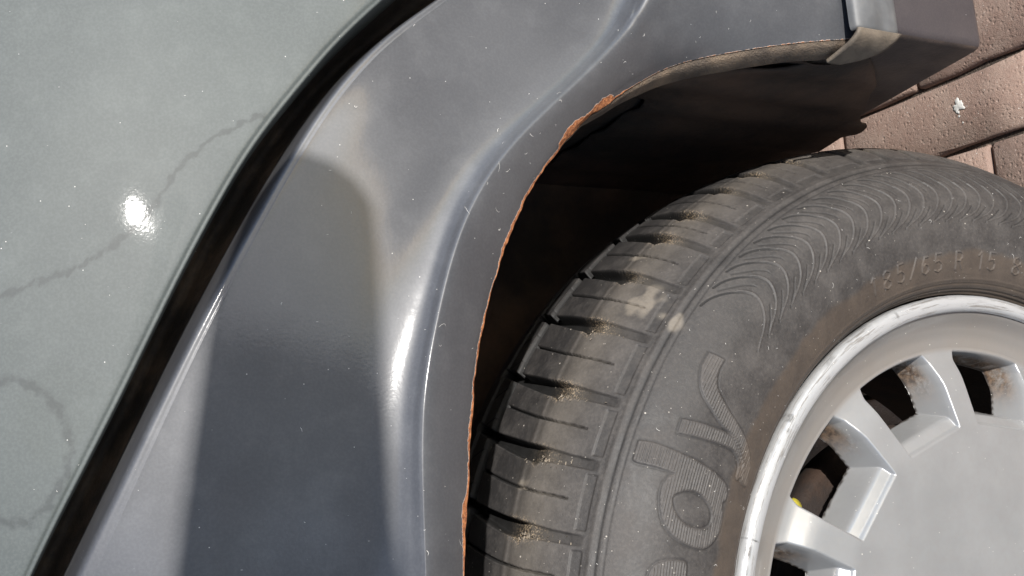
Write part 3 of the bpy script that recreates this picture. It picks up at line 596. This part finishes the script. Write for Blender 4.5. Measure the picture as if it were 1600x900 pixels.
letter([(67.2, 31.56), (60.6, 31.92), (51.7, 32.35), (38.1, 32.9), (31.2, 31.9), (24.5, 30.6), (25.5, 28.85), (27.6, 28.9), (28.6, 30.2), (32.0, 31.0), (37.1, 31.40), (47.8, 30.96), (58.0, 30.43), (66.8, 30.02)])
letter([(83.1, 27.81), (75.4, 28.06), (63.2, 28.02), (49.4, 27.96), (33.8, 27.28), (30.8, 25.70), (32.6, 24.96), (30.1, 23.23), (31.3, 21.17), (36.9, 19.39), (45.1, 18.91), (54.4, 19.27), (61.9, 20.38), (65.7, 22.13), (66.8, 24.04), (64.9, 25.19), (62.9, 25.82), (72.3, 25.82), (82.1, 25.73), (83.0, 26.6)],
       [[(56.0, 24.41), (49.8, 24.78), (42.5, 24.31), (37.8, 23.26), (37.8, 21.99), (42.1, 21.12), (50.1, 20.98), (56.5, 21.57), (60.5, 22.75), (60.3, 23.63)]])
letter([(66.3, 14.0), (65.3, 15.49), (63.3, 16.23), (58.2, 16.84), (51.4, 17.21), (47.7, 17.04), (46.9, 15.78), (45.5, 12.0), (34, 11.4), (31, 9.5), (33, 7.5), (60, 7.2), (66.2, 10)], [[(58, 13.6), (50, 14), (44, 12), (44, 10.4), (56, 10.2)]])
# size marking, raised strokes; cap height runs outwards from s=21 to s=32
G_ = {'1': [[(.15, .78), (.5, 1), (.5, 0)]], '8': [[(.5, .53), (.12, .66), (.1, .86), (.5, 1), (.9, .86), (.88, .66), (.5, .53), (.08, .34), (.08, .12), (.5, 0), (.92, .12), (.92, .34), (.5, .53)]],
      '5': [[(.88, 1), (.2, 1), (.14, .55), (.55, .62), (.92, .42), (.88, .12), (.5, 0), (.1, .1)]], '/': [[(.95, 1.05), (.1, -.05)]],
      '6': [[(.85, .95), (.4, .95), (.12, .55), (.1, .15), (.5, 0), (.9, .15), (.9, .45), (.5, .58), (.12, .4)]],
      'R': [[(.12, 0), (.12, 1), (.6, 1), (.9, .86), (.9, .64), (.6, .5), (.12, .5)], [(.5, .5), (.92, 0)]], 'H': [[(.1, 0), (.1, 1)], [(.1, .5), (.9, .5)], [(.9, 0), (.9, 1)]]}
tt = [('1', 67.2), ('8', 70.1), ('5', 73.2), ('/', 76.0), ('6', 78.7), ('5', 81.6), ('R', 86.2), ('1', 91.2), ('5', 93.6), ('8', 99.2), ('8', 102.2), ('H', 105.4)]
for ch, a_ in tt:
    for st in G_[ch]:
        poly = [((a_ - .75 + 1.75 * x_) * 4.36 , 18.5 + 10.5 * y_) for x_, y_ in st]
        xs = [p[0] for p in poly]; reg = region(min(xs) - 2, max(xs) + 2, 16, 32)
        d = segdist(X[reg], Y[reg], poly); H[reg] += .8 * sst(.62, .2, d)
# fine mould rings beside the rim, soft waviness
for c_, dpt, wd in ((2.2, -.6, .7), (5.2, -.5, .6), (9.5, -.35, .5), (12.4, .25, .8)): H += dpt * np.exp(-((SG - c_) / wd) ** 2)
H += .12 * np.sin(np.radians(TH) * 5 + 1) * np.exp(-((SG - 70) / 20) ** 2)
R_ = pf[None, :, 0] + nrm[None, :, 0] * H / 1000; Y_ = pf[None, :, 1] + nrm[None, :, 1] * H / 1000
t_ = np.radians(TH)
V = np.stack([R_ * np.sin(t_), Y_, R_ * np.cos(t_)], -1)
V0T = V; TYTH = th; TYS = s_
me = mesh_np('tyre', V.reshape(-1, 3), gridq(len(th), len(s_), True, True))
fattr(me, 'relief', np.clip(np.where(H < 0, H / .55 * np.interp(SG, [90, 97, 131, 140], [.75, .12, .12, .8]), H / .7 * .4), -1, 1)); fattr(me, 'sidewall', sst(96, 90, SG)); 
ns = n1d((TH[:, 0] + 5) / 372, 21, 200) * 1.2 + n1d((TH[:, 0] + 5) / 372, 22, 60) * 1.5
fattr(me, 'brown', sst(31, 26.5, SG - ns[:, None]))
fattr(me, 'tread', sst(100, 108, SG) * sst(150, 138, SG)); fattr(me, 'crown', sst(138, 152, SG))
WOB = n1d((TH[:, 0] + 5) / 372, 41, 260)[:, None] * n1d(np.clip(SG[0] / 260, 0, 1), 42, 60)[None, :]
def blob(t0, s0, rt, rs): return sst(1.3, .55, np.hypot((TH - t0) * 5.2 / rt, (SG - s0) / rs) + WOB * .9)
patch_ = np.maximum.reduce([blob(43.2, 113, 11, 7) , blob(41.8, 99.0, 5, 5.5), blob(41.3, 90.5, 6, 6), blob(48.6, 136, 2.5, 8) * 1.2, blob(21.8, 140, 3, 4) * .9, np.exp(-((SG - 128) / 12) ** 2) * .35])
fattr(me, 'sun_patch', patch_); fattr(me, 'grit', GRIT)
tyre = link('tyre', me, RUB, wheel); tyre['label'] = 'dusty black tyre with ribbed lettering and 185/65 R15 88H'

# rim: one casting, flange, dish, thirteen spokes, flat centre
NSP = 13; PITCH = 360 / NSP; SP0 = 29.7 - .0
rs = np.unique(np.concatenate([np.linspace(.0, .02, 4), np.linspace(.02, .118, 24), np.arange(.118, .1745, .00045), np.arange(.1745, .2036, .0005)]))
th = np.concatenate([np.arange(4, 114, .125), np.arange(114, 364, 1.2)])
TH, RR = np.meshgrid(th, rs, indexing='ij')
yb = np.interp(rs, [0, .09, .1265, .130, .150, .1535, .158, .168, .173, .180, .187, .1915, .1935], [.0015, .0012, .0012, .0015, .0048, .0056, .0072, .0122, .0135, .0118, .0082, .0035, .001])
yb = np.convolve(np.pad(yb, 4, 'edge'), np.ones(9) / 9, 'valid')
YB = np.broadcast_to(yb, TH.shape).copy()
dphi = (TH - SP0 + PITCH / 2) % PITCH - PITCH / 2
half = np.interp(RR, [.12, .128, .152, .166, .171], [.0074, .0074, .0080, .0098, .0125])
ds = np.abs(np.radians(dphi)) * RR - half
dw = np.radians(PITCH / 2 - np.abs(dphi))                 # angle from the window's middle
ri = .1262 * math.cos(math.radians(PITCH / 2)) / np.cos(dw) * 1.018
di = RR - ri; do = .1722 - RR
def smin(a_, b_, k): h_ = np.clip(.5 + .5 * (b_ - a_) / k, 0, 1); return b_ * (1 - h_) + a_ * h_ - k * h_ * (1 - h_)
def Dside(d): return np.interp(d, [-1, 0, .0006, .0016, .0045, .0070], [0, 0, .0004, .0028, .013, .022])
def Din(d): return np.interp(d, [-1, 0, .0010, .0020, .0066, .0078, .0118, .0128], [0, 0, .0008, .0022, .0042, .0056, .0190, .022])
def Dout(d): return np.interp(d, [-1, 0, .0006, .0016, .003, .0045], [0, 0, .0004, .0035, .015, .022])
D = smin(smin(Dside(ds), Din(di), .0012), Dout(do), .0016); D = np.clip(D * 1.04, 0, .022)
out = (np.minimum(np.minimum(ds, di), do) <= 0); D[out] = np.minimum(D[out], 0) * 0
YY = YB + D
t_ = np.radians(TH)
# flange roll appended: revolve bead
V = np.stack([RR * np.sin(t_), YY, RR * np.cos(t_)], -1)
deepm = D
Q = gridq(len(th), len(rs), True, False)
fd = deepm.reshape(-1)[Q].min(1); Q = Q[fd < .0385]
sel = rs <= .1935
# build bowl mesh only to r .1935, flange separately lathed into the same mesh
nr_ = int(sel.sum()); V = V[:, :nr_]
Q = gridq(len(th), nr_, True, False); dm = deepm[:, :nr_].reshape(-1); Q = Q[dm[Q].min(1) < .02199]
fp = cr_interp(np.array([(.1935, .001), (.1940, -.0012), (.1956, -.0028), (.1985, -.0034), (.2012, -.0028), (.2028, -.0012), (.2035, .001), (.2034, .004), (.2025, .008), (.199, .012)]), 60)
nf = len(fp); tt_ = np.radians(th)[:, None]
nick = (n1d((th % 360) / 360, 31, 150) * .00018 + n1d((th % 360) / 360, 32, 420) * .0001)[:, None]
fr = fp[None, :, 0] + nick * sst(.1935, .1965, fp[:, 0])[None]; fy = np.broadcast_to(fp[None, :, 1], (len(th), nf))
VF = np.stack([fr * np.sin(tt_), fy, fr * np.cos(tt_)], -1)
Vall = np.concatenate([V.reshape(-1, 3), VF.reshape(-1, 3)]); Qa = np.concatenate([Q, gridq(len(th), nf, True, False) + V.shape[0] * V.shape[1]])
me = mesh_np('rim', Vall, Qa)
nV, nF = V.shape[0] * V.shape[1], VF.shape[0] * VF.shape[1]
R1 = RR[:, :nr_]
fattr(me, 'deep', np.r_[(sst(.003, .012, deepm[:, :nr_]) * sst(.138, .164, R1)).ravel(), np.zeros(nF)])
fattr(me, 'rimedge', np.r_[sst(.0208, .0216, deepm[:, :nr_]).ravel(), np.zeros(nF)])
fattr(me, 'cone', np.r_[(sst(.170, .174, R1) * (deepm[:, :nr_] < .001)).ravel(), np.zeros(nF)])
fattr(me, 'flange', np.r_[np.zeros(nV), np.ones(nF)])
sm = np.zeros((len(th), nf)); rf = fr
for t0, r0, dt, dr, a0 in ((22.9, .2000, .13, .0035, 1.0), (21.2, .2012, 1.0, .0014, .8), (42.5, .2022, .8, .0012, .7), (40.4, .2008, .5, .0010, .6), (17.5, .2010, 1.6, .0012, .5), (55, .2025, 1.2, .0008, .4), (72, .2005, .3, .002, .5)):
    sm = np.maximum(sm, a0 * np.exp(-((th[:, None] - t0) / dt) ** 4 - ((rf - r0) / dr) ** 4))
fattr(me, 'smudge', np.r_[np.zeros(nV), sm.ravel()])
flow = np.zeros((nV + nF, 3), np.float32); flow[nV:, 0] = np.repeat(th * .09, nf); flow[nV:, 1] = np.tile(np.arange(nf) * .22, len(th))
a_ = me.attributes.new('flow', 'FLOAT_VECTOR', 'POINT'); a_.data.foreach_set('vector', flow.ravel())
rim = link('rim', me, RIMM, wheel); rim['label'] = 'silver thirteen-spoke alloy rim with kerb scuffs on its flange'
V, Q = lathe([(.1990, .012), (.185, .020), (.180, .045), (.176, .09), (.176, .16), (.196, .175)]); o = link('rim_barrel', mesh_np('barrel', V, Q), IRON, wheel)
V, Q = lathe([(.0, .040), (.06, .040), (.07, .056), (.128, .056), (.132, .058), (.1325, .074), (.09, .080), (.0, .080)]); o = link('brake_disc', mesh_np('disc', V, Q), IRON, wheel)
# yellow cap glimpsed through a window
V, Q = lathe([(.0, 0), (.0028, .0002), (.0040, .001), (.0043, .004), (.0040, .010), (.003, .013), (.0, .0135)], 20)
o = link('valve_cap', mesh_np('cap', V, Q[:, ::-1]), YEL, wheel); o.location = VC = (.0915, .030, .1215); o.rotation_euler = (math.radians(20), 0, math.radians(30)); o['label'] = 'dirty yellow plastic cap'

# ------------------------------------------------------------------ small thing: bird dropping on the paving
bm = bmesh.new(); r = random.Random(4)
def splat(cx, cy, rad, hgt, n=30):
    c = bm.verts.new((cx, cy, hgt)); rings = []; ph = [r.uniform(0, 6.28) for _ in range(4)]
    for f_, hh in ((.35, 1.), (.7, .75), (.92, .4), (1., 0)):
        ring = []
        for k in range(n):
            a_ = k / n * 2 * math.pi; q = rad * (1 + .22 * math.sin(3 * a_ + ph[0]) + .16 * math.sin(5 * a_ + ph[1]) + .14 * math.sin(9 * a_ + ph[2]) + r.uniform(-.06, .06))
            ring.append(bm.verts.new((cx + q * f_ * math.cos(a_), cy + q * f_ * math.sin(a_), hgt * hh * r.uniform(.7, 1.1))))
        rings.append(ring)
    for k in range(n):
        j = (k + 1) % n; bm.faces.new((c, rings[0][k], rings[0][j]))
        for a_, b_ in zip(rings[:-1], rings[1:]): bm.faces.new((a_[k], b_[k], b_[j], a_[j]))
splat(0, 0, .0056, .0007); splat(-.0062, .0012, .0013, .0005); splat(-.010, .001, .0010, .0004); splat(-.017, -.002, .0008, .0004)
dr = bm_obj('bird_dropping', bm, simple('chalk_white', (.56, .55, .52), .9, var=.15, sc=300), None, True)
dr.location = (.4215, .2055, GZ + .0012); dr['label'] = 'small white bird dropping splashed on a red paving brick'; dr['category'] = 'bird dropping'
# ------------------------------------------------------------------ the photographer, unseen, posed so the arm's shadow falls on the wing
def skin_body(name, joints, edges, mat, parent, sub=2):
    me = bpy.data.meshes.new(name); me.from_pydata([j[0] for j in joints], edges, [])
    o = link(name, me, mat, parent)
    md = o.modifiers.new('skin', 'SKIN'); md.use_smooth_shade = True
    for i, j in enumerate(joints):
        r_ = j[1] if isinstance(j[1], tuple) else (j[1], j[1]); me.skin_vertices[0].data[i].radius = r_
    me.skin_vertices[0].data[0].use_root = True
    s = o.modifiers.new('sub', 'SUBSURF'); s.levels = s.render_levels = sub
    return o
NAVY = simple('navy_cloth', (.020, .026, .042), .85, sc=40); DENIM = simple('dark_denim', (.03, .04, .065), .85, sc=60)
SKINM = simple('skin', (.46, .28, .20), .5, var=.08, sc=30); HAIRM = simple('unseen_brown_hair', (.06, .035, .02), .6, sc=90)  # skin and hair of the unseen photographer
per = bpy.data.objects.new('person', None); COL.objects.link(per); per.location = (.18, -1.20, GZ)
per['label'] = 'unseen person in navy jacket and jeans bending to hold a phone'; per['category'] = 'person'
def J(x, y, z, r): return ((x, y, z), r)
# coordinates from the person's feet: x sideways, y towards the car, z up
body = skin_body('unseen_body', [J(0, -.06, .88, (.15, .12)), J(0, .06, .98, (.14, .11)), J(0, .24, 1.09, (.155, .11)), J(0, .34, 1.18, (.10, .075)), J(0, .38, 1.24, .052),
    J(.195, .37, 1.175, .045), J(.24, .68, .985, .030), J(-.01, .745, 1.0, .024),
    J(-.18, .33, 1.17, .060), J(-.31, .58, .99, .044), J(-.13, .735, .89, .028),
    J(.10, -.05, .80, .098), J(.13, .12, .47, .066), J(.13, -.02, .10, .042), J(.14, .13, .045, (.04, .035)),
    J(-.10, -.05, .80, .098), J(-.13, .12, .47, .066), J(-.13, -.02, .10, .042), J(-.14, .13, .045, (.04, .035))],
    [(0, 1), (1, 2), (2, 3), (3, 4), (3, 5), (5, 6), (6, 7), (3, 8), (8, 9), (9, 10), (0, 11), (11, 12), (12, 13), (13, 14), (0, 15), (15, 16), (16, 17), (17, 18)], NAVY, per)
body.data.materials.append(DENIM); body.data.materials.append(SKINM)
hand_z = .80
for sgn in (1, -1):
    hand_z = .975 if sgn > 0 else .88
    hx = -.066 + sgn * .058; js = [J(hx, .735, hand_z, .024), J(hx - sgn * .006, .765, hand_z, (.034, .016))]; ed = [(0, 1)]
    for k, (dz, L) in enumerate(((.028, .030), (.010, .034), (-.008, .032), (-.025, .026))):
        b = len(js); js += [J(hx - sgn * .010, .772, hand_z + dz, .0085), J(hx - sgn * .016, .772 + L * .5, hand_z + dz, .0080), J(hx - sgn * .034, .772 + L * .55, hand_z + dz, .0072)]; ed += [(1, b), (b, b + 1), (b + 1, b + 2)]
    b = len(js); js += [J(hx - sgn * .012, .745, hand_z + .02, .0100), J(hx - sgn * .030, .750, hand_z + .035, .0085)]; ed += [(0, b), (b, b + 1)]
    skin_body('unseen_hand', js, ed, SKINM, per, 1)
V, Q = lathe([(.0, 0), (.05, .004), (.078, .03), (.088, .07), (.086, .11), (.080, .125)], 32)
hair = link('hair', mesh_np('hair', V, Q), HAIRM, per); hair.location = (0, .435, 1.47); hair.rotation_euler = (math.radians(-82), 0, 0); hair.scale = (1, 1, 1.08)
hd = skin_body('unseen_head', [J(0, .39, 1.27, (.052, .055)), J(0, .465, 1.32, (.072, .086)), J(0, .455, 1.39, (.074, .088)), J(0, .54, 1.335, (.011, .014)), J(.078, .44, 1.335, (.008, .018)), J(-.078, .44, 1.335, (.008, .018))], [(0, 1), (1, 2), (1, 3), (1, 4), (1, 5)], SKINM, per)
for sgn in (1, -1):
    bm = bmesh.new(); bmesh.ops.create_uvsphere(bm, u_segments=12, v_segments=8, radius=.011); e = bm_obj('eye', bm, simple('eye_white', (.7, .7, .68), .2), per, True); e.location = (sgn * .03, .527, 1.345)
cR = Matrix([list(r_) for r_ in CAMR]).to_3x3(); c0 = Vector(CAMP)
bm = bmesh.new(); bmesh.ops.create_cube(bm, size=1)
for v in bm.verts: v.co = Vector((v.co.x * .146, v.co.y * .071, v.co.z * .0085))
ph = bm_obj('phone', bm, BLACK); ph.matrix_world = Matrix.Translation(c0 + cR @ Vector((-.058, -.018, .0085))) @ cR.to_4x4(); bevel(ph, .003, 3)
ph['label'] = 'unseen black phone held upright in both hands of the unseen photographer'; ph['category'] = 'phone'

# ------------------------------------------------------------------ lint, grit and dried straw: loose, uncountable, one part per carrier
def fibres(name, A, count, seed, mat, vmin=0, vmax=1, umin=0, umax=1, lmin=.0015, lmax=.006, wd=.00011, gx=None):
    r = np.random.default_rng(seed); nu, nv = A.shape[:2]; Vt = []; Qs = []
    for _ in range(count):
        u = r.uniform(umin, umax) * (nu - 3) + 1; v = r.uniform(vmin, vmax) * (nv - 3) + 1
        p = A[int(u), int(v)]; tu = A[int(u) + 1, int(v)] - A[int(u) - 1, int(v)]; tv = A[int(u), int(v) + 1] - A[int(u), int(v) - 1]
        n = np.cross(tu, tv); n /= np.linalg.norm(n) + 1e-12; n = n if n[1] < 0 else -n
        tu = tu / (np.linalg.norm(tu) + 1e-12); tv = np.cross(n, tu)
        L = r.uniform(lmin, lmax) * (r.random() ** 1.5 + .25); a_ = r.uniform(0, 6.28); k = r.normal(0, 1.6) / L; q = np.zeros(2); w_ = wd * r.uniform(.6, 1.5); base = len(Vt)
        nseg = 7
        for s in range(nseg):
            d = np.array([math.cos(a_), math.sin(a_)]); nn = np.array([-d[1], d[0]]); taper = w_ * (1 - abs(s / (nseg - 1) * 2 - 1) ** 3 * .7)
            for sd_ in (-1, 1):
                c = q + nn * taper * sd_; lift = .00022 + .0003 * math.sin(s / (nseg - 1) * math.pi)
                Vt.append(p + tu * c[0] + tv * c[1] + n * lift)
            q = q + d * L / (nseg - 1); a_ += k * L / (nseg - 1) + r.normal(0, .22)
        for s in range(nseg - 1): b = base + 2 * s; Qs.append((b, b + 2, b + 3, b + 1))
    o = link(name, mesh_np(name, Vt, Qs), mat, car if gx is None else gx, kind='stuff')
    if gx is None: o.location = OFF
    return o
LINT = simple('pale_lint', (.62, .60, .57), .9, sc=200); STRAW = simple('dry_straw', (.22, .185, .145), .9, sc=300, var=.4)
fibres('lint', FA, 40, 3, LINT, vmin=.25, vmax=.97, umin=.1, umax=.85, lmin=.0006, lmax=.0035, wd=.00007)
fibres('lint', FA, 28, 5, LINT, vmin=.74, vmax=.98, umin=.08, umax=.8, lmin=.0008, lmax=.0045, wd=.00008)
fibres('lint', HA, 12, 6, LINT, vmin=.1, vmax=.7, lmin=.0004, lmax=.002, wd=.00007)
tyg = np.swapaxes(V0T, 0, 1) if False else V0T
fibres('lint', tyg, 110, 8, LINT, vmin=.02, vmax=.42, umin=.02, umax=.95, lmin=.0006, lmax=.0035, wd=.00007, gx=wheel)
# straw bits lying in the lateral grooves by the shoulder
r = np.random.default_rng(12); Vt, Qs = [], []
for e, amt in ((17.4, 34), (24.5, 46), (31.0, 18), (38.3, 8), (10.4, 30), (45.3, 6)):
    for _ in range(amt * 2):
        t_ = e + r.normal(-.35, .30); s0 = 131 + (r.normal(0, 4) if r.random() < .6 else r.normal(-8, 9))
        i = int(np.clip(np.searchsorted(TYTH, t_), 1, len(TYTH) - 2)); j = int(np.clip(np.searchsorted(TYS, s0), 1, len(TYS) - 2)); p = V0T[i, j]
        rad = np.array([p[0], 0, p[2]]); rad /= np.linalg.norm(rad); tan = np.array([rad[2], 0, -rad[0]]); ax = np.array([0, 1., 0])
        a_ = r.uniform(0, 6.28); L = r.uniform(.0002, .0011); d = tan * math.cos(a_) + ax * math.sin(a_); nn = np.cross(d, rad); w_ = r.uniform(.00008, .00025); b = len(Vt)
        p = p + rad * r.uniform(.0001, .0012)
        Vt += [p - d * L - nn * w_, p + d * L - nn * w_, p + d * L * .9 + nn * w_ + rad * .0003, p - d * L * .9 + nn * w_ + rad * .0003]; Qs.append((b, b + 1, b + 2, b + 3))
link('dry_debris', mesh_np('dry_debris', Vt, Qs, False), STRAW, wheel, kind='stuff')
